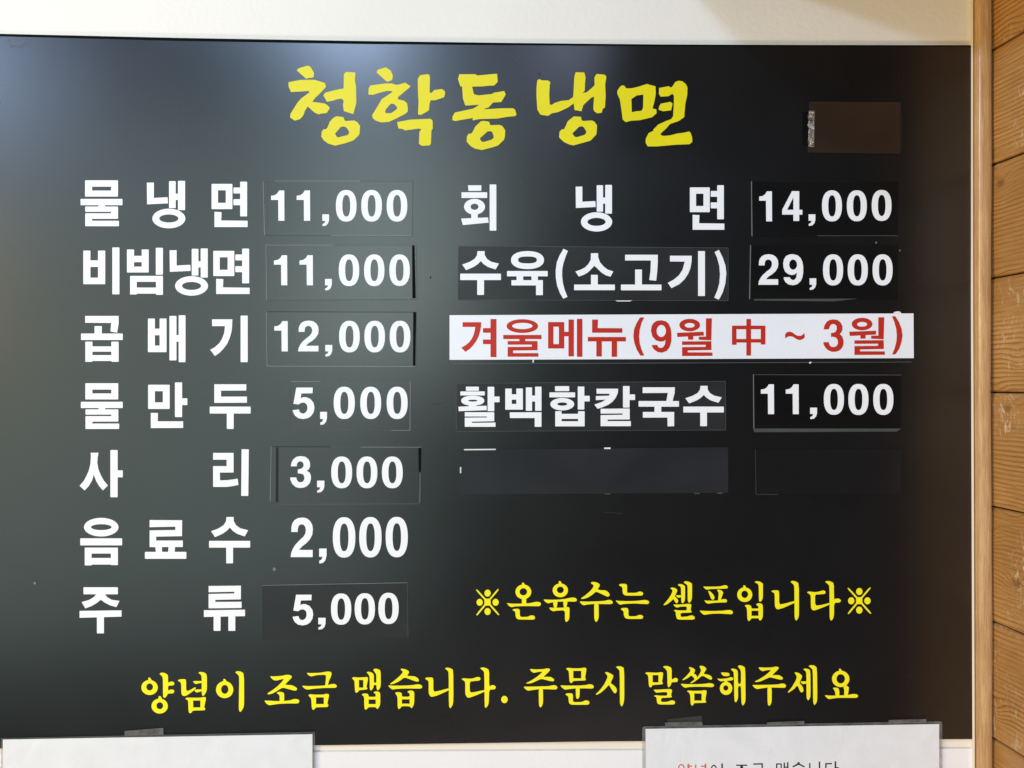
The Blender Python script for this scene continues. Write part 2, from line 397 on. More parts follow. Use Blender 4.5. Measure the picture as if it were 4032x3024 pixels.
h.append(G('t3', 1750, 240, 4.608, "P 245 330 270 242 560 240 595 265 940 232 955 235 968 375 905 445 800 450 680 462 500 465 535 605 620 625 860 600 900 575 1085 545 1112 610 1030 745 880 755 800 845 740 860 720 878 1000 860 1240 858 1280 880 1308 970 1285 1000 1130 1015 960 1045 620 1055 520 1078 510 1068 515 1035 360 1060 200 1090 145 1075 145 1010 190 935 520 865 580 830 630 795 540 800 380 810 335 680 320 460 290 462; P 405 1375 440 1320 490 1318 520 1270 560 1190 660 1095 720 1088 815 1105 815 1130 835 1165 1000 1160 1050 1180 1103 1260 1098 1360 1080 1430 970 1535 860 1570 680 1615 550 1590 470 1540 405 1465; p 645 1400 780 1280 835 1272 870 1295 895 1370 890 1400 850 1430 720 1468 680 1465 650 1435", 0, YB, B))
h.append(G('t4', 2080, 240, 4.608, "P 165 350 205 328 240 350 360 355 400 385 390 440 380 600 390 795 430 795 480 760 600 725 730 712 810 660 820 600 835 300 860 205 1015 208 1040 290 1030 400 1025 540 985 580 1060 570 1130 510 1205 440 1200 300 1240 235 1390 250 1418 290 1395 430 1405 640 1390 850 1350 865 1335 940 1250 950 1195 910 1180 860 1195 645 1140 670 1000 800 965 912 840 890 825 770 720 845 550 925 430 950 360 995 220 975 165 880 150 650 150 480; P 562 1340 570 1280 610 1240 650 1238 680 1180 720 1090 830 1005 960 1015 962 1060 990 1090 1150 1080 1200 1100 1248 1170 1240 1310 1230 1340 1130 1445 820 1532 740 1515 640 1465 562 1390; p 800 1315 920 1195 975 1183 1010 1205 1055 1280 1040 1325 1000 1348 880 1383 840 1375", 0, YB, B))
h.append(G('t5', 2390, 240, 4.608, "P 185 560 200 520 255 448 310 445 350 498 450 495 560 470 725 418 880 460 885 600 855 760 825 860 895 880 900 950 820 1020 590 1075 430 1085 340 1110 285 1060 255 830 235 700 190 600; p 443 690 540 625 660 610 655 850 640 885 620 905 520 915 450 930; P 945 490 1120 458 1160 485 1190 460 1240 380 1300 358 1370 370 1430 420 1460 480 1455 620 1420 780 1400 1020 1300 1090 1140 1145 1080 1220 970 1320 985 1350 1030 1360 1150 1350 1280 1315 1380 1305 1490 1280 1515 1300 1545 1390 1548 1465 1500 1510 1250 1520 900 1550 740 1550 700 1480 705 1410 755 1310 845 1265 840 1245 930 1155 1070 1090 1165 1055 1200 1000 1215 750 1215 630 1185 592 1120 638 975 648 942 600; P 975 775 1150 742 1190 770 1165 895 1020 912 938 885 945 830", 0, YB, B))
for o in h: o['label'] = 'tall yellow brush-style heading character'

# dish names, left column
w_ = 'white'
G('mul', 300, 690, 3.0014, "R 105 60 494 252; r 188 135 412 181; R 52 280 547 354; R 262 352 340 372; R 107 370 495 432; R 412 430 495 452 ; R 107 450 495 515 ; R 107 512 188 540; R 107 538 505 602", 0, w_, B)
G('naeng', 300, 690, 3.0014, "P 835 88 918 86 918 268 1080 260 1085 332 838 344; R 1097 70 1176 388; R 1203 66 1287 412; R 1170 218 1210 292; E 1095 511 195 116; e 1095 511 113 48", 0, w_, B)
G('myeon', 300, 690, 3.0014, "R 1600 102 1846 400; r 1676 178 1768 326; R 1858 145 1942 215; R 1858 283 1942 354; R 1938 76 2020 486; P 1634 432 1718 436 1714 534 2026 538 2026 612 1634 612", 0, w_, B)
G('bi', 300, 955, 3.0014, "R 84 95 168 492; R 258 95 343 492; R 160 210 262 288; R 160 415 262 492; R 427 58 511 612", 0, w_, B)
G('bim', 300, 955, 3.0014, "R 600 82 684 354; R 774 82 857 354; R 680 157 778 232; R 680 284 778 354; R 941 62 1025 380; R 637 394 1025 604; R 637 595 715 614; R 945 595 1025 618; r 716 464 943 532", 0, w_, B)
T('naeng', 300, 955, 3.0014, (1104, 70, 1558, 628), 0, w_, B)
T('myeon', 300, 955, 3.0014, (1620, 72, 2050, 608), 0, w_, B)
G('gop', 300, 1220, 3.0014, "P 106 72 502 72 502 160 484 270 405 256 414 155 106 152; R 216 192 303 285; R 57 280 550 356; R 108 376 192 614; R 415 376 502 614; R 185 432 420 494; R 185 535 420 604", 0, w_, B)
G('bae', 300, 1220, 3.0014, "R 848 103 930 500; R 986 103 1068 500; R 925 222 990 300; R 925 422 990 500; R 1102 72 1185 597; R 1211 64 1292 618; R 1180 298 1214 376", 0, w_, B)
G('gi', 300, 1220, 3.0014, "P 1606 112 1845 112 1843 190 1835 260 1815 330 1785 400 1740 460 1690 510 1640 545 1583 472 1640 440 1690 395 1725 340 1750 270 1758 192 1606 192; R 1943 68 2027 618", 0, w_, B)
T('mul', 300, 1485, 3.0014, (55, 72, 550, 612), 0, w_, B)
G('man', 300, 1485, 3.0014, "R 850 90 1105 376; r 930 166 1024 298; R 1167 62 1252 472; R 1245 250 1314 330; P 882 422 966 424 964 522 1264 522 1264 600 882 602", 0, w_, B)
G('du', 300, 1485, 3.0014, "P 1632 84 2010 84 2010 158 1712 160 1712 230 2018 230 2018 302 1632 304; R 1578 348 2062 430; R 1780 425 1861 612", 0, w_, B)
G('sa', 300, 1750, 3.0014, "P 172 98 264 98 254 150 250 220 262 290 290 360 325 425 375 485 316 543 270 490 235 430 208 356 190 420 150 490 100 543 40 490 90 430 125 365 152 300 168 230 174 150; R 404 66 490 624; R 485 306 551 388", 0, w_, B)
G('ri', 300, 1750, 3.0014, "P 1618 100 1860 100 1860 332 1698 332 1700 424 1780 422 1850 414 1908 404 1918 478 1850 492 1780 502 1618 502 1618 256 1778 256 1778 180 1618 180; P 1955 56 2040 58 2034 608 1950 608", 0, w_, B)
G('eum', 300, 2015, 3.0014, "E 296 182 204 110; e 296 182 122 35; R 48 314 543 397; R 101 424 493 624; R 101 615 183 634; R 410 615 493 630; r 182 494 410 546", 0, w_, B)
G('ryo', 300, 2015, 3.0014, "P 868 98 1252 100 1250 288 945 294 945 340 1260 340 1260 416 868 418 868 220 1172 216 1172 176 868 182; P 935 412 1012 412 1016 478 942 478; P 1092 412 1170 412 1162 478 1086 478; R 812 474 1302 556", 0, w_, B)
G('su', 300, 2015, 3.0014, "P 1776 62 1862 62 1862 110 1890 160 1940 195 2032 218 1992 292 1900 260 1850 225 1816 186 1780 225 1730 260 1640 300 1594 230 1680 198 1740 160 1770 115; R 1570 344 2056 424; R 1773 420 1854 610", 0, w_, B)
G('ju', 300, 2280, 3.0014, "R 86 97 493 180; P 240 178 336 178 370 215 420 245 512 258 475 332 400 310 340 280 292 244 240 285 180 320 108 347 64 272 150 248 205 215; P 40 376 536 370 536 444 40 458; R 245 445 328 642", 0, w_, B)
G('ryu', 300, 2280, 3.0014, "P 1565 82 1947 78 1946 240 1644 246 1644 270 1955 268 1955 342 1565 346 1565 176 1868 170 1868 150 1565 156; P 1509 368 1995 362 1995 438 1509 448; R 1624 440 1706 612; R 1798 440 1880 612", 0, w_, B)
# first row of the right column stands on the board itself
G('hoe', 1780, 700, 4, "P 252 118 462 118 460 205 258 207; R 148 228 553 318; E 354 456 165 124; e 354 456 62 48; R 302 565 405 640; P 142 642 565 624 576 706 170 745; R 592 105 697 832", 0, w_, B)
T('naeng', 2230, 700, 3.0014, (110, 84, 542, 635), 0, w_, B)
T('myeon', 2230, 700, 3.0014, (1460, 88, 1867, 614), 0, w_, B)

# yellow brushed lines
Y = 'yellow'; s5 = 5.395
def Yg(key, x0, y0, s, txt, tpl=True): return G(key, x0, y0, s, txt.replace('P ', 'C '), 0, Y, B)
Yg('ref', 1850, 2260, s5, "P 128 345 150 322 378 570 595 312 620 335 400 595 630 860 605 882 375 625 155 888 132 862 350 595; E 377 407 66 74; E 208 602 65 74; E 547 602 66 74; E 377 798 66 74")
Yg('on', 1850, 2260, s5, "E 1137 380 168 155; e 1137 378 80 76; P 1108 245 1108 182 1145 185 1175 240; R 1105 520 1198 640; P 785 618 900 632 1100 630 1280 620 1380 595 1440 590 1500 605 1510 640 1490 680 1440 685 1280 682 1100 682 960 690 890 706 845 690 810 655; P 902 765 935 742 1030 738 1062 765 1062 880 1085 915 1230 910 1290 880 1360 882 1388 925 1370 965 1330 970 1030 968 985 935 970 880 968 810 940 785")
Yg('yuk', 1850, 2260, s5, "E 1922 348 163 146; e 1922 338 74 70; P 1886 220 1890 150 1925 152 1962 215; P 1560 540 1700 548 1900 545 2050 525 2120 508 2180 500 2240 505 2278 545 2255 588 2060 585 1900 587 1760 600 1660 626 1600 590; P 1770 580 1862 580 1858 660 1830 735 1795 735 1775 660; P 1985 570 2075 570 2068 640 2045 715 2000 715 1988 650; P 1685 712 1750 718 1990 716 2040 702 2100 705 2118 730 2115 930 2095 985 2050 1025 2022 985 2020 770 1830 780 1775 795 1715 765")
Yg('ysu', 2230, 2260, s5, "P 520 185 550 168 620 172 690 200 712 235 700 270 662 330 740 345 820 345 880 375 915 420 920 460 880 485 820 460 632 370 560 435 440 510 330 535 310 518 400 455 500 370 560 300 582 250 570 230 530 205; P 275 580 400 588 650 582 820 570 900 548 960 560 992 605 965 640 800 640 600 635 440 650 380 664 330 650; P 590 615 685 615 688 920 665 990 635 1022 605 990 592 920")
Yg('neun', 2230, 2260, s5, "P 1112 235 1150 210 1255 208 1290 235 1290 395 1310 402 1480 400 1540 375 1600 375 1635 410 1615 455 1580 460 1260 460 1210 430 1195 380 1192 285 1150 258; P 1040 562 1120 572 1300 578 1500 572 1660 550 1730 562 1766 600 1735 640 1600 635 1450 625 1300 632 1200 640 1140 656 1090 615; P 1152 745 1190 720 1290 720 1318 750 1318 880 1340 900 1480 898 1540 870 1600 870 1637 910 1612 950 1580 955 1290 955 1240 925 1220 870 1218 800 1185 770")
Yg('sel', 2600, 2260, s5, "P 210 300 250 288 310 295 355 330 360 360 330 430 305 480 350 515 378 550 380 595 355 625 325 610 300 570 280 528 220 585 150 640 90 665 62 658 110 605 180 520 235 430 262 355 240 325; P 330 460 350 450 450 455 450 490 390 505 355 490; P 372 232 400 212 460 218 520 250 526 290 525 540 505 595 475 628 445 600 440 290 420 262 385 248; P 498 170 540 150 610 165 668 200 675 240 672 520 650 580 618 615 590 590 580 540 580 250 550 215 505 190; P 275 645 330 650 500 645 580 632 655 640 658 680 640 775 665 790 660 815 640 820 430 828 430 890 445 912 570 905 640 880 700 885 738 925 720 962 690 970 380 970 345 935 332 880 330 820 310 790 285 775 320 762 400 775 565 775 562 690 420 695 350 715 305 690")
Yg('peu', 2600, 2260, s5, "P 908 268 1000 270 1200 268 1290 262 1350 240 1410 242 1437 275 1420 310 1200 315 1060 320 985 335 940 305; P 1010 355 1060 370 1120 430 1155 490 1140 540 1110 550 1080 530 1055 460; P 1203 335 1240 330 1310 355 1338 395 1320 450 1300 500 1285 568 1225 568 1235 480 1240 400; P 932 560 1000 568 1230 565 1300 545 1350 530 1405 540 1420 575 1400 605 1300 605 1150 612 1060 625 1010 632 970 610; P 830 775 920 785 1150 788 1330 780 1440 765 1510 770 1546 810 1525 855 1440 850 1250 840 1080 845 980 862 925 868 880 835")
Yg('ip', 2600, 2260, s5, "E 1793 440 160 155; e 1793 432 72 78; P 1758 305 1763 242 1797 238 1828 300; P 2005 170 2040 150 2110 160 2175 200 2180 240 2178 500 2160 560 2120 592 2095 570 2090 240 2060 200 2020 185; P 1790 672 1830 655 1900 658 1935 690 1935 735 2085 735 2085 690 2030 645 2070 622 2130 622 2178 655 2178 900 2155 965 2120 992 2095 970 2090 940 1935 940 1910 980 1880 1002 1850 970 1840 720; r 1938 780 2085 890")
s4 = 4.809
Yg('ni', 3000, 2260, s4, "P 175 330 205 310 300 308 326 330 326 580 440 560 630 508 632 540 500 600 400 645 300 672 265 650 245 600 243 380 220 350; P 540 148 575 128 640 140 700 180 702 760 690 830 652 888 625 850 618 780 615 230 590 190")
Yg('da', 3000, 2260, s4, "P 852 348 885 330 1000 345 1080 335 1150 310 1195 320 1208 350 1190 378 1100 385 1005 390 1008 600 1120 590 1290 545 1290 575 1150 635 1000 690 955 685 930 640 928 600 925 410 900 380; P 1195 148 1230 130 1300 140 1362 175 1366 490 1400 465 1460 465 1498 500 1480 540 1366 545 1366 780 1345 850 1310 888 1288 850 1282 780 1280 230 1255 195")
T('ref', 3000, 2260, s4, (1622, 250, 2070, 762), 0, Y, B)
s6 = 5.027
Yg('yang', 540, 2620, s6, "E 246 437 163 148; e 248 426 66 70; P 218 305 223 240 257 242 292 300; P 438 165 480 142 550 150 612 190 612 350 660 320 715 322 742 360 715 398 612 400 612 505 660 475 715 480 740 510 715 555 610 555 590 600 555 640 525 640 512 600 510 240 480 200; E 446 805 162 148; e 448 798 66 68; P 418 675 426 605 467 610 497 670")
Yg('nyeom', 540, 2620, s6, "P 800 300 840 275 940 270 970 290 970 512 1050 490 1100 455 1155 430 1160 460 1130 490 1040 555 980 595 930 608 890 590 875 550 872 350 840 322; P 1105 320 1120 310 1295 308 1295 345 1210 355 1165 370 1130 350; P 1135 500 1150 480 1295 470 1295 505 1225 525 1180 538 1150 520; P 1208 145 1250 128 1320 135 1380 175 1382 480 1350 560 1305 610 1285 585 1278 540 1278 210 1250 175; P 950 660 985 635 1060 640 1250 640 1310 625 1360 630 1362 670 1325 830 1350 850 1345 880 1310 890 1100 893 1080 930 1045 950 1018 920 1010 700 985 680; r 1108 695 1252 832")
Yg('yi', 540, 2620, s6, "E 1732 480 171 168; e 1735 474 72 88; P 1702 335 1708 266 1742 268 1780 330; P 1940 135 1980 112 2050 120 2115 160 2118 760 2100 850 2040 930 2015 880 2012 820 2022 220 1990 180")
Yg('jo', 1020, 2620, s6, "P 215 215 300 218 450 208 540 185 610 190 650 215 640 250 580 310 510 385 600 388 660 395 720 425 755 460 740 495 700 500 620 480 465 435 350 510 260 560 180 575 162 555 260 495 370 410 450 330 495 265 420 280 360 298 300 298 250 260; P 345 545 385 522 450 525 498 550 498 720 408 720 408 600 380 565; P 103 700 160 695 300 705 500 705 620 690 700 662 770 670 802 705 770 755 600 752 400 760 260 780 200 790 150 760")
Yg('geum', 1020, 2620, s6, "P 940 148 1000 152 1200 148 1350 120 1410 125 1440 150 1420 230 1385 300 1362 395 1308 400 1322 290 1328 185 1150 190 1030 220 980 195; P 848 400 950 410 1200 405 1350 392 1450 365 1510 370 1545 410 1515 445 1300 445 1100 460 950 482 890 450; P 975 590 1010 568 1100 580 1280 578 1320 560 1380 570 1385 600 1350 760 1375 780 1370 805 1345 825 1130 828 1110 855 1072 885 1045 850 1032 650 1000 620; r 1128 632 1282 765")
Yg('maep', 1370, 2620, s6, "P 78 255 110 230 200 240 310 235 385 230 400 260 365 430 385 445 382 470 350 480 220 490 200 525 168 545 140 520 130 310 100 275; r 218 288 304 440; P 370 140 400 122 460 135 512 175 515 345 562 345 562 180 530 130 497 85 540 62 600 75 648 105 650 400 630 460 592 500 570 470 562 385 515 385 500 450 455 502 432 470 430 220 400 170; P 272 575 310 555 380 558 408 585 408 622 550 622 550 570 502 530 550 512 610 520 640 550 640 760 615 830 578 868 550 825 410 825 380 860 345 882 325 840 320 620 290 595; r 410 675 550 765")
Yg('seup', 1370, 2620, s6, "P 1038 78 1070 62 1150 80 1205 115 1210 145 1168 205 1240 212 1320 215 1380 250 1408 290 1395 320 1350 320 1270 290 1120 235 1020 310 920 360 840 378 832 365 920 300 1020 215 1075 155 1085 120; P 792 395 850 400 1100 400 1280 390 1380 372 1440 382 1476 415 1450 460 1300 458 1080 458 940 468 880 480 830 440; P 932 545 970 528 1040 532 1068 560 1068 620 1220 620 1222 560 1172 520 1220 496 1280 500 1314 530 1312 740 1290 810 1255 852 1225 808 1060 808 1040 845 1005 868 985 830 980 620 950 570; r 1068 672 1222 758")
Yg('ni2', 1370, 2620, s6, "P 1522 262 1555 240 1660 238 1690 258 1690 525 1800 505 2010 448 2012 485 1850 560 1740 605 1650 625 1615 590 1598 545 1598 320 1570 290; P 1918 62 1955 42 2030 55 2085 90 2088 700 2070 790 2025 855 1998 800 1995 140 1970 100")
Yg('da2', 1650, 2620, s6, "P 840 275 875 252 990 265 1070 258 1150 228 1205 235 1218 268 1195 300 1100 308 1002 320 1005 540 1120 525 1305 483 1308 515 1160 580 1000 640 955 635 925 590 915 550 915 330 885 300; P 1205 55 1250 38 1320 48 1388 90 1388 420 1440 390 1500 395 1522 435 1500 475 1388 478 1380 740 1360 800 1318 845 1298 810 1292 140 1265 100")
G('dot', 1650, 2620, s6, "E 1690 675 64 72", 0, Y, B, name='full_stop')
Yg('yju', 2040, 2600, s6, "P 228 170 350 180 500 175 570 158 620 165 636 188 600 235 498 328 580 325 650 330 710 370 715 400 690 418 620 408 460 365 380 400 260 455 170 462 158 450 260 400 370 330 440 270 485 225 400 228 310 250 260 220; P 105 520 200 522 500 515 620 510 700 490 755 500 782 540 755 578 600 572 420 570 270 590 200 602 150 575; P 408 550 492 550 495 830 475 900 442 940 412 890")
Yg('mun', 2040, 2600, s6, "P 945 165 985 148 1100 160 1240 158 1300 145 1345 150 1352 180 1325 350 1342 370 1335 400 1095 405 1070 440 1045 452 1018 420 1005 220 975 190; r 1092 208 1250 356; P 830 495 930 500 1200 500 1330 492 1410 472 1470 480 1503 520 1480 560 1300 555 1140 555 1000 570 930 582 880 550; P 1140 535 1220 535 1218 700 1200 750 1170 768 1145 735; P 935 675 965 652 1060 652 1085 675 1085 810 1110 828 1260 825 1330 793 1390 798 1417 835 1395 875 1350 880 1045 880 1005 840 995 720 965 695")
Yg('si', 2040, 2600, s6, "P 1718 240 1755 230 1840 265 1885 300 1880 340 1828 450 1890 490 1945 550 1957 610 1930 655 1900 645 1860 590 1798 482 1740 550 1640 640 1555 685 1535 672 1620 590 1710 470 1765 350 1770 310 1750 280; P 1935 132 1975 115 2040 120 2100 155 2102 760 2085 860 2050 920 2022 870 2015 800 2012 210 1985 175")
Yg('mal', 2500, 2600, s6, "P 200 255 240 235 330 242 450 245 520 232 560 245 548 350 535 425 555 445 545 475 350 488 330 520 305 540 278 510 262 300 235 275; r 350 292 466 436; P 552 128 590 110 660 115 728 150 728 390 780 350 830 348 855 385 835 430 728 432 710 490 670 540 645 505 640 220 610 170; P 370 580 430 582 600 572 690 568 730 580 735 610 712 700 733 710 725 735 515 745 518 825 640 822 710 795 770 795 800 830 780 870 740 875 480 875 440 845 428 740 400 715 375 705 410 690 500 700 640 700 640 628 520 630 430 642 395 620")
Yg('sseum', 2500, 2600, s6, "P 1065 145 1095 132 1160 160 1195 190 1165 268 1200 275 1225 310 1232 345 1270 290 1300 230 1310 190 1275 115 1310 105 1370 120 1417 165 1400 200 1355 270 1440 282 1500 305 1530 350 1515 385 1480 380 1335 298 1250 370 1160 435 1105 458 1095 445 1190 375 1120 295 1040 355 945 398 938 385 1030 300 1100 215 1095 180; P 902 462 970 470 1200 475 1380 465 1470 450 1540 460 1573 495 1540 532 1400 525 1200 522 1060 530 990 545 940 510; P 1028 615 1060 595 1150 605 1320 602 1370 590 1418 600 1418 640 1392 795 1412 815 1405 840 1170 845 1155 880 1130 902 1105 870 1095 680 1065 635; r 1175 655 1320 797")
Yg('hae', 2820, 2600, s6, "P 92 238 240 245 275 285 240 312 145 312 110 275; P 18 362 100 368 230 355 290 330 335 345 338 375 315 398 200 405 90 418 50 395; P 175 392 210 392 230 440 160 440; E 196 555 123 130; e 190 547 50 52; P 287 178 320 162 390 175 430 210 430 465 490 465 490 210 460 160 425 118 460 97 530 112 575 150 582 780 565 850 528 900 505 860 497 800 492 510 432 510 435 740 415 800 385 835 360 800 350 240 320 205")
T('yju', 2820, 2600, s6, (720, 125, 1382, 902), 0, Y, B)
Yg('se', 2820, 2600, s6, "P 1548 245 1585 235 1650 260 1700 300 1695 345 1645 450 1700 505 1725 560 1728 610 1695 638 1665 620 1605 492 1550 560 1480 610 1435 642 1415 630 1500 530 1570 410 1600 330 1575 280; P 1668 432 1690 415 1800 418 1800 458 1750 465 1710 472; P 1720 178 1760 160 1820 170 1865 200 1868 700 1850 760 1820 797 1795 760 1788 700 1785 240 1755 200; P 1825 115 1870 95 1940 100 1995 145 2002 770 1985 840 1945 890 1925 850 1918 780 1912 190 1870 145")
Yg('yo', 3100, 2600, s6, "E 1057 368 172 162; e 1057 366 84 92; P 1022 240 1027 163 1057 168 1100 235; P 898 545 950 538 1010 550 1030 600 1030 700 955 705 945 610; P 1120 520 1170 495 1215 530 1218 560 1198 700 1125 700 1128 580 1110 540; P 735 688 850 700 1180 690 1300 665 1380 672 1405 705 1375 745 1200 742 1000 742 880 758 820 768 775 735")
for o in B.children:
    if o.data.materials[0] is M[Y]: o['label'] = 'yellow brush-style character'

# marks on the panel
slab('top_edge', [(-700, 112), (0, 133), (700, 149), (1400, 161), (2000, 169), (2600, 175), (3200, 177), (3824, 178), (3824, 182), (3200, 182), (2600, 181), (2000, 177), (1400, 172), (700, 160), (0, 142), (-700, 120)], 0.0, 0.0004, 'matte_black', B)
slab('peel_mark', [(26, 153), (62, 158), (103, 153), (117, 178), (96, 176), (88, 186), (50, 184), (42, 190), (36, 176)], 0, 0.00015, 'edge_dim', B)
slab('peel_patch', [(34, 157), (62, 163), (99, 158), (108, 172), (92, 172), (84, 181), (52, 179), (44, 180)], 0.00015, 0.0003, 'board', B)
for (x, y, r_) in ((1080, 2241, 6), (137, 2296, 5), (3450, 955, 3.5), (3543, 986, 3), (1695, 1092, 3), (2124, 291, 3)):
    slab('paint_speck', [(x + r_ * math.cos(t * math.pi / 4), y + 1.2 * r_ * math.sin(t * math.pi / 4)) for t in range(8)], 0, 0.0007, 'edge' if y in (2241, 2296, 955, 986) else 'matte_black', B)

for q in ([(2380, 2016), (2452, 2020), (2450, 2023), (2380, 2019)], [(1706, 1590), (1740, 1584), (1741, 1588), (1707, 1594)]):
    slab('scuff_mark', q, 0, 0.00008, 'grey_sticker', B)

# ------------------------------------------------------------------ digits
K = 3.0014
DIG = {
 '0': "E 1030 361 121 187 2.35; e 1031 361 46 128 2.4",
 '1': "P 142 243 185 236 215 215 237 180 298 180 300 538 228 538 226 292 142 292",
 ',': "P 748 462 827 462 827 530 815 570 790 595 752 602 748 578 772 565 785 540 748 538",
 '2': "P 468 275 470 230 480 195 505 165 540 148 590 142 640 150 675 175 698 210 704 250 698 300 670 345 630 380 590 405 552 440 702 440 702 506 462 506 468 465 485 430 515 390 560 350 600 320 622 290 628 255 620 225 600 207 570 205 548 220 540 245 538 275",
 '5': "P 440 138 635 138 632 205 500 208 492 265 520 252 560 252 610 275 645 320 655 375 645 430 615 475 575 500 520 510 465 500 425 470 400 425 398 405 470 396 480 425 500 442 525 446 555 430 570 400 572 365 562 335 540 318 515 315 490 322 468 338 406 330",
 '3': "P 375 288 385 240 410 200 445 175 490 168 545 175 585 205 603 250 602 290 590 322 565 342 600 365 613 400 613 440 600 485 570 520 530 540 485 545 435 535 395 500 372 455 368 420 440 420 447 450 465 472 490 478 520 468 535 440 535 410 522 385 495 374 458 372 458 325 495 318 520 300 528 272 520 245 500 230 475 230 455 245 447 265 446 288",
 '4': "P 655 188 741 188 741 408 778 408 778 465 741 465 741 540 672 540 672 465 540 465 540 408; p 672 262 598 408 672 408",
 '9': "P 552 285 562 240 585 205 625 186 670 183 720 195 755 225 778 270 788 330 788 400 778 460 755 505 715 538 665 550 615 540 580 515 560 480 558 455 628 455 640 475 660 488 685 485 705 460 715 400 690 420 655 430 615 420 575 390 555 340; e 669 306 46 60",
}
for k, t in DIG.items(): TPL[k] = parse(t)
def price(x0, y0, items, d, parent):
    for ch, bx in items: T(ch, x0, y0, K, bx, d, 'white', parent, name='comma' if ch == ',' else 'digit')
price(1020, 2015, [('2', (374, 68, 636, 536)), (',', (710, 435, 798, 612)), ('0', (872, 64, 1138, 542)), ('0', (1184, 62, 1448, 540)), ('0', (1496, 60, 1758, 538))], 0, B)

# ------------------------------------------------------------------ stickers
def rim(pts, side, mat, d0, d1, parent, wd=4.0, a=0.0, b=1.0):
    """thin raised edge line, pale ones standing in for highlights, along one side of a quad (0 top, 1 right, 2 bottom, 3 left)"""
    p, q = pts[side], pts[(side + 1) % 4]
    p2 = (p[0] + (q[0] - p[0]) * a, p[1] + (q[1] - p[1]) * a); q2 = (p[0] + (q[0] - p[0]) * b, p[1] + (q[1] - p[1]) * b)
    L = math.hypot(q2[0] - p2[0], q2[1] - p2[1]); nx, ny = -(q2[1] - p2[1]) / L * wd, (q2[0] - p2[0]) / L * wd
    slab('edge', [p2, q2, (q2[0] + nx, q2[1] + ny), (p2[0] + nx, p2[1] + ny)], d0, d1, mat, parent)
def sticker(name, quad, label, cat, mat, rims=(), group=None, d=0.0, th=0.0005, tilt=None):
    c = P(sum(p[0] for p in quad) / 4, max(p[1] for p in quad), d)
    e = empty(name, c, label, cat, group)
    slab('backing', quad, d, d + th, mat, e)
    for r_ in rims: rim(quad, r_[0], r_[1], d + th - 0.0001, d + th + (0.00030 if r_[0] % 2 else 0.00024), e, *r_[2:])
    return e
def Q(x0, y0, s, *p): return [(x0 + a / s, y0 + b / s) for a, b in zip(p[0::2], p[1::2])]
PG = 'price stickers on the menu board'
def zr(*b): return [('0', q) for q in b]

q = Q(1020, 690, K, 45, 65, 1818, 66, 1812, 718, 60, 712)
e = sticker('price_sticker', q, 'black price sticker reading 11,000, top one of the left price column', 'price sticker', 'left_sticker',
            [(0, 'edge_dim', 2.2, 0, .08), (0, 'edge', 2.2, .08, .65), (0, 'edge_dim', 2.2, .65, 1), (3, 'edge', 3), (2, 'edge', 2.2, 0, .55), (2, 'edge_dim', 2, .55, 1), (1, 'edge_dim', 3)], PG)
slab('inner_edge', Q(1020, 690, K, 84, 75, 94, 75, 96, 708, 88, 708), 0.0005, 0.0008, 'edge_dim', e)
price(1020, 690, [('1', (142, 180, 300, 538)), ('1', (444, 180, 604, 538)), (',', (748, 462, 827, 602))] + zr((908, 174, 1152, 548), (1208, 174, 1452, 548), (1508, 174, 1752, 548)), 0.0005, e)
q = Q(1020, 950, K, 78, 42, 1858, 42, 1868, 690, 86, 696)
e = sticker('price_sticker', q, 'black price sticker reading 11,000, second in the left column, black strip at its right', 'price sticker', 'left_sticker',
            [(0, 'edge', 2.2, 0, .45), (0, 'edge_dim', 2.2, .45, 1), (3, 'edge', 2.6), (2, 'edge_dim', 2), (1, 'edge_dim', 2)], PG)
slab('black_strip', Q(1020, 950, K, 1808, 48, 1838, 48, 1852, 672, 1812, 675), 0.0005, 0.0007, 'matte_black', e)  # thin black strip laid over the right end
price(1020, 950, [('1', (176, 165, 334, 520)), ('1', (478, 165, 637, 520)), (',', (780, 445, 860, 582))] + zr((942, 155, 1184, 530), (1241, 155, 1482, 530), (1540, 155, 1782, 528)), 0.0005, e)
q = Q(1020, 1215, K, 82, 34, 1864, 40, 1853, 690, 90, 684)
e = sticker('price_sticker', q, 'black price sticker reading 12,000, with a black strip at its right end', 'price sticker', 'left_sticker',
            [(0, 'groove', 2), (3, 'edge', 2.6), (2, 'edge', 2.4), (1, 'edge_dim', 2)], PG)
slab('black_strip', Q(1020, 1215, K, 1822, 42, 1860, 42, 1850, 676, 1818, 674), 0.0005, 0.0007, 'matte_black', e)
price(1020, 1215, [('1', (180, 148, 340, 506)), ('2', (462, 142, 704, 506)), (',', (783, 430, 865, 568))] + zr((946, 144, 1190, 518), (1245, 144, 1488, 518), (1544, 144, 1788, 518)), 0.0005, e)
q = Q(1020, 1480, K, 362, 62, 1792, 66, 1788, 648, 366, 648)
e = sticker('price_sticker', q, 'small black price sticker reading 5,000, between the stickers reading 12,000 and 3,000', 'price sticker', 'left_sticker',
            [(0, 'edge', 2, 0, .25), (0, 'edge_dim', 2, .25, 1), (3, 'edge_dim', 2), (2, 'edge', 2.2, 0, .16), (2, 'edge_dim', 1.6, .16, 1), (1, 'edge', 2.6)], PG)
price(1020, 1480, [('5', (398, 138, 655, 510)), (',', (722, 425, 803, 580))] + zr((882, 128, 1132, 510), (1196, 128, 1443, 510), (1508, 128, 1756, 510)), 0.0005, e)
q = Q(1020, 1740, K, 140, 54, 1916, 60, 1914, 712, 128, 706)
e = sticker('price_sticker', q, 'double-layered black price sticker reading 3,000 beside the characters 사리', 'price sticker', 'left_sticker',
            [(0, 'edge', 2.2, .6, 1), (0, 'edge_dim', 2, .4, .6), (0, 'groove', 2, 0, .4), (3, 'edge', 2.6)], PG)
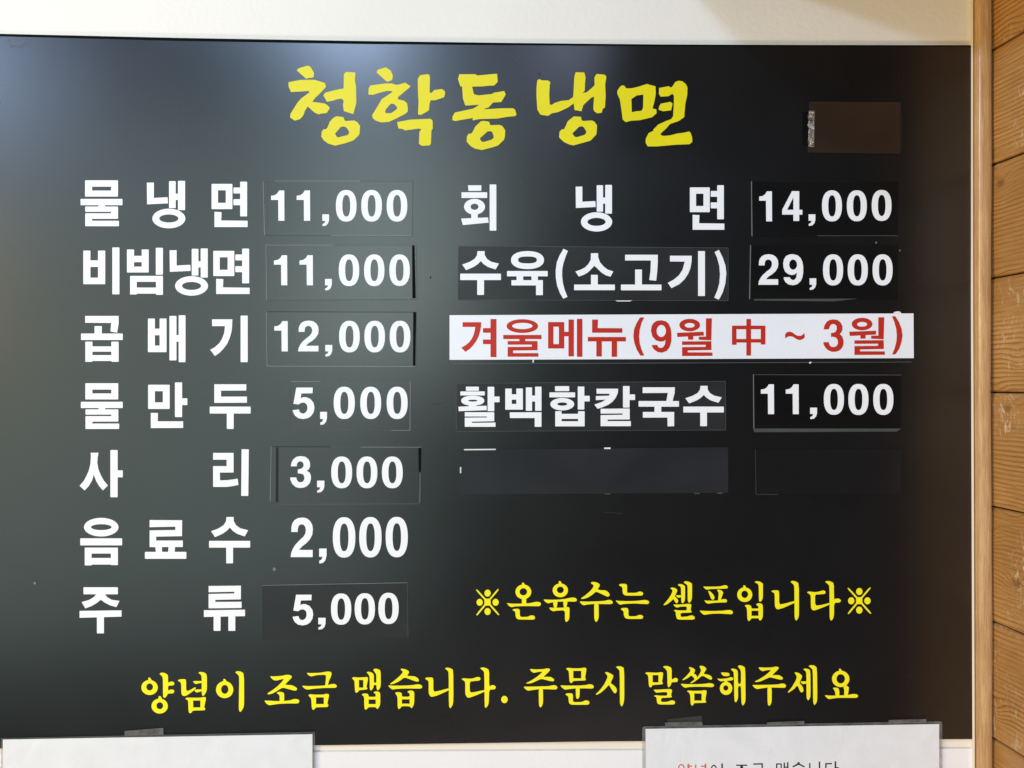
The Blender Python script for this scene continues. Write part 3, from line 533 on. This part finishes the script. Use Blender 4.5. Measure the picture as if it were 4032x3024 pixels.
slab('upper_layer', Q(1020, 1740, K, 232, 66, 1884, 68, 1888, 736, 228, 738), 0.0005, 0.0010, 'left_sticker', e)
slab('black_strip', Q(1020, 1740, K, 1882, 70, 1914, 72, 1910, 360, 1886, 350), 0.0010, 0.0012, 'matte_black', e)
slab('inner_edge', Q(1020, 1740, K, 1896, 360, 1915, 352, 1912, 708, 1886, 736), 0.0006, 0.0012, 'edge_dim', e)
slab('inner_edge', Q(1020, 1740, K, 228, 732, 1888, 728, 1888, 737, 228, 742), 0.0006, 0.0012, 'edge_dim', e)
slab('inner_edge', Q(1020, 1740, K, 200, 66, 230, 66, 230, 720, 196, 700), 0.0005, 0.0007, 'groove', e)
price(1020, 1740, [('3', (368, 168, 613, 545)), (',', (686, 458, 772, 600))] + zr((853, 172, 1100, 548), (1152, 172, 1398, 548), (1452, 172, 1698, 548)), 0.0010, e)
q = Q(1020, 2280, K, 32, 72, 1758, 40, 1764, 692, 25, 730)
e = sticker('price_sticker', q, 'charcoal price sticker reading 5,000, tilted, lowest of the left price column', 'price sticker', 'grey_sticker',
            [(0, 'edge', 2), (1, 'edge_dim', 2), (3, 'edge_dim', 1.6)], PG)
price(1020, 2280, [('5', (398, 185, 640, 548)), (',', (700, 458, 786, 598))] + zr((850, 170, 1090, 540), (1130, 167, 1370, 537), (1410, 162, 1650, 532)), 0.0005, e)
q = Q(2900, 690, K, 172, 72, 1915, 72, 1905, 718, 178, 720)
e = sticker('price_sticker', q, 'deep black price sticker reading 14,000, top one of the right price column', 'price sticker', 'dark_sticker',
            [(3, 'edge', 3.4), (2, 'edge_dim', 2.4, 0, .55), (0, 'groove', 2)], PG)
price(2900, 690, [('1', (268, 190, 420, 545)), ('4', (540, 188, 778, 540)), (',', (852, 462, 932, 600))] + zr((1010, 178, 1246, 546), (1304, 178, 1540, 544), (1598, 174, 1832, 540)), 0.0005, e)
q = Q(2900, 940, K, 162, 74, 1905, 76, 1900, 716, 150, 714)
e = sticker('price_sticker', q, 'deep black price sticker reading 29,000, above the white winter strip', 'price sticker', 'dark_sticker',
            [(3, 'edge', 3.4)], PG)
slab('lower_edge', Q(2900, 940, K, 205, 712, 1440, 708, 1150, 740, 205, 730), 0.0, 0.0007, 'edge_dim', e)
price(2900, 940, [('2', (258, 183, 494, 544)), ('9', (552, 183, 788, 550)), (',', (864, 468, 942, 606))] + zr((1022, 184, 1260, 552), (1314, 184, 1552, 552), (1608, 184, 1845, 552)), 0.0005, e)
q = Q(2900, 1440, K, 195, 102, 1948, 106, 1945, 748, 200, 742)
e = sticker('price_sticker', q, 'deep black price sticker reading 11,000, below the white winter strip', 'price sticker', 'dark_sticker',
            [(0, 'edge_dim', 2.6), (3, 'edge', 3.4)], PG)
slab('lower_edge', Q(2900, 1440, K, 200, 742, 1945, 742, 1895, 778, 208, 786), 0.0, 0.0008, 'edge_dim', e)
price(2900, 1440, [('1', (288, 220, 444, 572)), ('1', (582, 220, 736, 572)), (',', (870, 496, 952, 632))] + zr((1032, 215, 1270, 580), (1322, 215, 1560, 582), (1616, 215, 1854, 582)), 0.0005, e)

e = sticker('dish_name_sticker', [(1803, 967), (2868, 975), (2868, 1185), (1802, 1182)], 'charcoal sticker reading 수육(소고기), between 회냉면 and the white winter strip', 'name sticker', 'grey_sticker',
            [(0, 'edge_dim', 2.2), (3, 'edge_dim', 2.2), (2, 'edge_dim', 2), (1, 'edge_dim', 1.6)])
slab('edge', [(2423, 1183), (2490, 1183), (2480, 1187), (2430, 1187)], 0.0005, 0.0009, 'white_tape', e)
T('su', 1780, 955, 4, (128, 135, 770, 825), 0.0005, w_, e)
G('yk', 1780, 955, 4, "E 1188 276 260 142 2.2; e 1188 274 148 54 2.6; R 865 448 1506 532; R 1016 528 1120 595; R 1250 528 1352 595; P 935 592 1430 592 1430 828 1322 828 1322 675 935 675", .0005, w_, e)
G('po', 1780, 955, 4, "P 1755 98 1825 132 1790 215 1755 320 1735 420 1733 520 1745 640 1775 750 1818 855 1752 885 1700 800 1655 680 1635 560 1632 440 1650 310 1690 210", .0005, w_, e, name='bracket')
G('so', 2330, 955, 4, "P -12 168 100 168 102 230 130 310 190 380 250 425 340 455 295 538 220 515 150 470 90 410 42 366 0 410 -60 470 -130 510 -205 535 -258 455 -180 430 -110 395 -50 335 -15 270; R -12 508 95 668; R -278 662 364 750", .0005, w_, e)
G('go', 2330, 955, 4, "P 525 192 1040 192 1040 300 1032 450 1015 602 906 590 925 450 932 282 525 282; R 683 425 790 670; R 460 662 1098 752", .0005, w_, e)
G('gi2', 2330, 955, 4, "P 1232 208 1575 208 1572 300 1555 400 1520 490 1460 580 1380 655 1255 718 1197 635 1290 585 1370 520 1430 430 1465 300 1232 298; R 1675 135 1783 842", .0005, w_, e)
G('pc', 2330, 955, 4, "P 1935 150 2002 115 2060 230 2105 360 2120 490 2105 640 2065 780 2002 900 1930 868 1980 750 2010 640 2020 500 2010 370 1975 240", .0005, w_, e, name='bracket')

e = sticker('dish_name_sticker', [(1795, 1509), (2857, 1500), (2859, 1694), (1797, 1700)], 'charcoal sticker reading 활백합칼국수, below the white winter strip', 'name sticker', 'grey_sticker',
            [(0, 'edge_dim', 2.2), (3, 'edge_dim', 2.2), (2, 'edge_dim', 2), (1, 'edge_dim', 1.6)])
G('hwal', 1780, 1480, 4, "R 218 170 422 235; R 130 245 515 308; E 326 390 182 78 2.2; e 326 390 72 15; R 262 450 382 490; P 100 485 545 470 545 540 105 556; R 560 172 664 556; R 655 325 748 415; P 200 572 664 572 664 714 314 722 314 740 684 735 684 802 200 802 200 658 548 655 548 640 200 640", .0005, w_, e)
G('baek', 1780, 1480, 4, "R 838 200 940 532; R 1012 200 1115 532; R 935 290 1015 375; R 935 442 1015 532; R 1162 182 1260 550; R 1308 170 1408 550; R 1255 310 1312 404; P 908 575 1408 572 1408 802 1302 802 1302 664 912 664", .0005, w_, e)
G('hap', 1780, 1480, 4, "R 1622 162 1845 240; R 1534 260 1938 338; E 1736 446 188 98; e 1736 444 78 26; R 1980 168 2083 530; R 2075 314 2168 402; R 1625 556 1725 795; R 1985 556 2088 795; R 1720 598 1990 678; R 1720 714 1990 795", .0005, w_, e)
G('kal', 2320, 1480, 4, "P 115 202 456 202 450 270 420 340 370 405 300 455 220 490 132 518 80 452 140 432 200 410 262 374 105 382 105 318 310 312 325 282 118 280; R 532 160 636 500; R 630 292 722 380; P 180 518 638 514 638 686 290 688 290 712 655 712 655 792 180 792 180 618 526 612 526 592 180 594", .0005, w_, e)
G('guk', 2320, 1480, 4, "P 842 180 1350 180 1345 270 1312 400 1215 400 1238 268 842 270; R 778 396 1414 485; R 1028 480 1135 575; P 845 568 1338 568 1338 792 1235 795 1232 656 845 658", .0005, w_, e)
T('su', 2320, 1480, 4, (1482, 157, 2120, 792), 0.0005, w_, e)

# blank stickers
e = sticker('blank_sticker', [(1814, 1771), (2867, 1761), (2868, 1941), (1817, 1947)], 'long blank slate-black sticker under 활백합칼국수, with white chips on its top edge', 'blank sticker', 'blank_sticker', th=0.0008)
slab('edge', [(1827, 1768), (1952, 1767), (1952, 1772), (1827, 1773)], 0.0008, 0.0012, 'white_tape', e)
slab('edge', [(2379, 1762), (2404, 1762), (2404, 1768), (2379, 1768)], 0.0008, 0.0012, 'white_tape', e)
slab('edge', [(1811, 1839), (1816, 1839), (1816, 1863), (1811, 1863)], 0.0004, 0.0012, 'white_tape', e)
for x0, y0 in ((2380, 1943), (2732, 1941), (2822, 1940)):
    slab('edge', [(x0, y0), (x0 + 24, y0), (x0 + 20, y0 + 4), (x0 + 4, y0 + 4)], 0.0003, 0.0009, 'edge_dim', e)
e = sticker('blank_sticker', [(2974, 1770), (3547, 1768), (3547, 1945), (2976, 1948)], 'short blank black sticker below the 11,000 price in the right column, barely visible', 'blank sticker', 'left_sticker',
            [(3, 'edge_dim', 1.4), (2, 'edge_dim', 1.6, .85, 1)])
e = sticker('cover_patch', [(3189, 400), (3547, 402), (3545, 606), (3184, 600)], 'dark brown blank patch with a foil strip on its left end, upper right of board', 'patch', 'brown_sticker', th=0.0012)
slab('side_flap', [(3158, 441), (3186, 440), (3184, 575), (3158, 574)], 0.0, 0.0004, 'dark_sticker', e)
slab('side_flap', [(3546, 441), (3551, 441), (3550, 577), (3545, 577)], 0.0, 0.0006, 'grey_sticker', e)
# crumpled foil strip
V = []; Fc = []; nx, ny = 5, 22
for j in range(ny + 1):
    for i in range(nx + 1):
        V.append(P(3184 + 24 * i / nx + (1.5 * math.sin(j * 1.3) if i in (0,) else 0) - 2 * j / ny, 436 + 142 * j / ny, 0.0014 + 0.0009 * random.random()))
for j in range(ny):
    for i in range(nx): a_ = j * (nx + 1) + i; Fc.append((a_, a_ + nx + 1, a_ + nx + 2, a_ + 1))
mesh_obj('foil_strip', V, Fc, 'foil', e)

# winter strip
q = [(1770, 1241), (3597, 1234), (3598, 1410), (1770, 1417)]
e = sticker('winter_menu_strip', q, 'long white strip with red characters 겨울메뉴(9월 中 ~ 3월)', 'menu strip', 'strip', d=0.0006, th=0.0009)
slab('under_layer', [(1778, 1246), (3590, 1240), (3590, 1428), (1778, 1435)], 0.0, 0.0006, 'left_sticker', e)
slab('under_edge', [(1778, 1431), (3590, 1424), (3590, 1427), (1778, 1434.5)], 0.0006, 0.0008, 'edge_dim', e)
slab('peeled_corner', [(3518, 1230), (3530, 1226), (3542, 1226), (3548, 1231), (3549, 1236), (3520, 1236)], 0.0006, 0.0012, 'white_tape', e)
slab('torn_bit', [(2098, 1416), (2103, 1416), (2101, 1428), (2096, 1427)], 0.0006, 0.0012, 'white_tape', e)
slab('torn_bit', [(3188, 1425), (3196, 1425), (3191, 1432), (3185, 1430)], 0.0006, 0.0012, 'white_tape', e)
r, D = 'red', 0.0015
G('gyeo', 1750, 1220, 4, "P 285 195 578 195 574 270 560 340 535 420 500 490 450 560 395 615 328 662 265 595 330 560 385 515 430 455 460 390 478 320 484 268 285 268; R 725 145 818 744; R 606 288 730 360; R 606 468 730 540", D, r, e)
G('ul', 1750, 1220, 4, "E 1226 256 248 108; e 1226 254 162 50; R 925 396 1528 460; R 1180 455 1272 495; P 995 492 1465 492 1465 636 1080 640 1080 682 1478 682 1478 738 995 738 995 585 1376 582 1376 548 995 548", D, r, e)
G('me', 1750, 1220, 4, "R 1632 193 1886 608; r 1715 265 1802 540; R 1880 346 1960 416; R 1953 153 2038 732; R 2086 142 2172 740", D, r, e)
G('nyu', 2290, 1220, 4, "P 165 153 258 153 252 288 640 290 640 360 165 360; R 97 428 698 497; R 232 492 318 735; R 473 492 558 740", D, r, e)
G('rpo', 2290, 1220, 4, "P 920 120 985 120 945 200 915 310 905 420 915 530 945 630 985 720 925 720 870 630 830 520 815 420 825 310 865 210", D, r, e, name='bracket')
G('r9', 2290, 1220, 4, "P 1092 330 1105 250 1140 200 1190 172 1255 165 1325 180 1375 225 1405 300 1416 400 1412 500 1385 590 1340 645 1270 674 1200 665 1145 630 1115 590 1103 555 1190 553 1205 585 1240 603 1280 592 1310 550 1325 470 1290 495 1235 500 1170 480 1115 420; e 1254 333 74 95", D, r, e, name='digit')
G('wol', 2290, 1220, 4, "E 1702 240 163 98; e 1702 244 80 38; P 1500 363 1920 345 1925 405 1510 428; R 1675 400 1758 470; P 1958 134 2052 134 2042 480 1845 470 1845 425 1958 422 ; P 1582 498 2042 495 2045 632 1670 640 1670 670 2060 672 2060 725 1582 727 1582 588 1955 584 1955 550 1582 552", D, r, e)
G('zh', 2700, 1210, 4, "R 955 185 1028 760; R 728 290 1255 555; r 798 345 950 500 ; r 1028 345 1182 500; R 728 545 800 590; R 1182 545 1255 585", D, r, e)
G('til', 2700, 1210, 4, "C 1562 445 1575 410 1600 390 1640 384 1680 395 1730 435 1775 452 1820 448 1850 425 1865 400 1878 460 1860 490 1820 512 1780 515 1735 495 1690 465 1640 455 1600 465 1570 492", D, r, e, name='tilde')
G('r3', 3100, 1210, 4, "P 572 348 585 285 620 230 665 200 725 190 790 200 840 240 868 300 868 350 850 395 825 420 865 460 885 520 885 580 865 635 820 680 760 700 700 700 640 675 595 630 570 580 565 550 652 548 665 595 690 622 735 628 775 612 798 570 795 520 770 480 730 465 688 465 688 405 730 402 765 380 780 340 775 295 750 268 715 262 685 275 665 310 655 345", D, r, e, name='digit')
T('wol', 3100, 1210, 4, (975, 158, 1535, 750), D, r, e)
G('rpc', 3100, 1210, 4, "P 1648 142 1702 142 1760 235 1800 340 1815 440 1800 540 1765 650 1705 738 1650 745 1690 650 1718 540 1725 440 1715 340 1685 230", D, r, e, name='bracket')

# ------------------------------------------------------------------ paper notes in clear pockets, below the board
def rounded(tl, tr, bottom, rad):
    pts = []
    (x0, y0), (x1, y1) = tl, tr
    for k in range(5):
        t = math.pi / 2 * k / 4; pts.append((x0 + rad * (1 - math.cos(t)), y0 + rad * (1 - math.sin(t))))
    for k in range(5):
        t = math.pi / 2 * k / 4; pts.append((x1 - rad * (1 - math.sin(t)), y1 + rad * (1 - math.cos(t))))
    return pts + [(x1 + 6, bottom), (x0, bottom)]
n1 = empty('paper_note', P(620, 3650, 0.002), 'blank white sheet in a clear pocket, taped below the left part of the board', 'paper note')
slab('pocket', rounded((3, 2906), (1240, 2882), 3700, 10), 0.0004, 0.0010, 'film', n1)
slab('paper', [(11, 2912), (1230, 2891), (1232, 3690), (14, 3690)], 0.0010, 0.0016, 'paper', n1)
slab('pocket_rim', [(3, 2906), (1240, 2881), (1240, 2885), (3, 2910)], 0.0010, 0.0015, 'edge_dim', n1)
n2 = empty('paper_note', P(3120, 3650, 0.002), 'white sheet with red and black Korean print, taped below the right part of the board', 'paper note')
slab('pocket', rounded((2529, 2860), (3710, 2840), 3700, 10), 0.0004, 0.0010, 'film', n2)
slab('paper', [(2542, 2870), (3698, 2851), (3700, 3690), (2544, 3690)], 0.0010, 0.0016, 'paper', n2)
D = 0.0016
def small(txt, mat): return glyph('letter', *[xf(z, lambda x, y: (2640 + x / 3.16, 2960 + y / 3.16)) for z in parse(txt)], D, mat, n2, 0.00006)
for t in ("E 135 205 42 52; e 135 205 26 36; R 210 152 236 260; R 232 172 268 188; R 232 205 268 221; E 190 290 55 38 ;e 190 290 38 22",
          "P 305 160 322 160 322 225 390 220 390 240 305 240; R 425 150 447 250; R 378 172 430 188; R 378 203 430 219; R 330 262 447 322; r 346 277 431 307"):
    small(t, 'red_ink')['label'] = 'faded red printed character'
for t in ("E 540 215 38 52; e 540 215 24 36; R 632 147 652 320",
          "R 818 160 955 176; P 872 170 900 170 905 205 950 245 938 258 888 222 838 258 824 245 866 205; R 876 250 894 300; R 805 292 965 308",
          "P 1030 145 1150 142 1150 235 1132 235 1132 160 1030 162; R 1010 225 1172 240; R 1030 258 1150 318; r 1047 273 1133 303",
          "R 1313 145 1385 240; r 1330 160 1370 225; R 1408 135 1425 250; R 1450 130 1468 252; R 1420 185 1455 199; R 1335 262 1352 320; R 1450 262 1468 320; R 1350 280 1452 292; R 1350 306 1452 320",
          "P 1583 130 1605 130 1612 150 1672 182 1662 195 1596 162 1525 195 1516 180 1575 150; R 1515 218 1675 233; R 1535 250 1552 318; R 1640 250 1657 318; R 1550 268 1642 281; R 1550 303 1642 318",
          "P 1725 140 1742 140 1742 245 1825 235 1825 252 1725 262; R 1845 122 1863 318",
          "P 1925 142 2010 140 2010 156 1942 158 1942 245 2025 237 2025 252 1925 262; R 2042 118 2062 318; R 2060 192 2095 206"):
    small(t, 'ink')

def tape(q, label, mat='tape', d=0.0017):
    o = slab('tape_strip', q, d, d + 0.0002, mat); prop(o, label, 'tape')
tape([(491, 2878), (643, 2866), (644, 2893), (490, 2897)], 'short grey tape strip holding the left paper note to the board')
tape([(2618, 2845), (2763, 2842), (2768, 2857), (2620, 2860)], 'grey tape strip near the left corner of the right paper note')
tape([(2628, 2832), (2762, 2818), (2765, 2842), (2628, 2845)], 'faint clear tape end standing above the left tape of the right note', 'faint_tape', 0.0004)
tape([(3020, 2844), (3167, 2839), (3167, 2853), (3020, 2857)], 'grey tape strip at the middle of the right paper note top', 'tape')
tape([(3499, 2835), (3647, 2831), (3647, 2845), (3499, 2849)], 'grey tape strip near the right corner of the right paper note', 'tape')
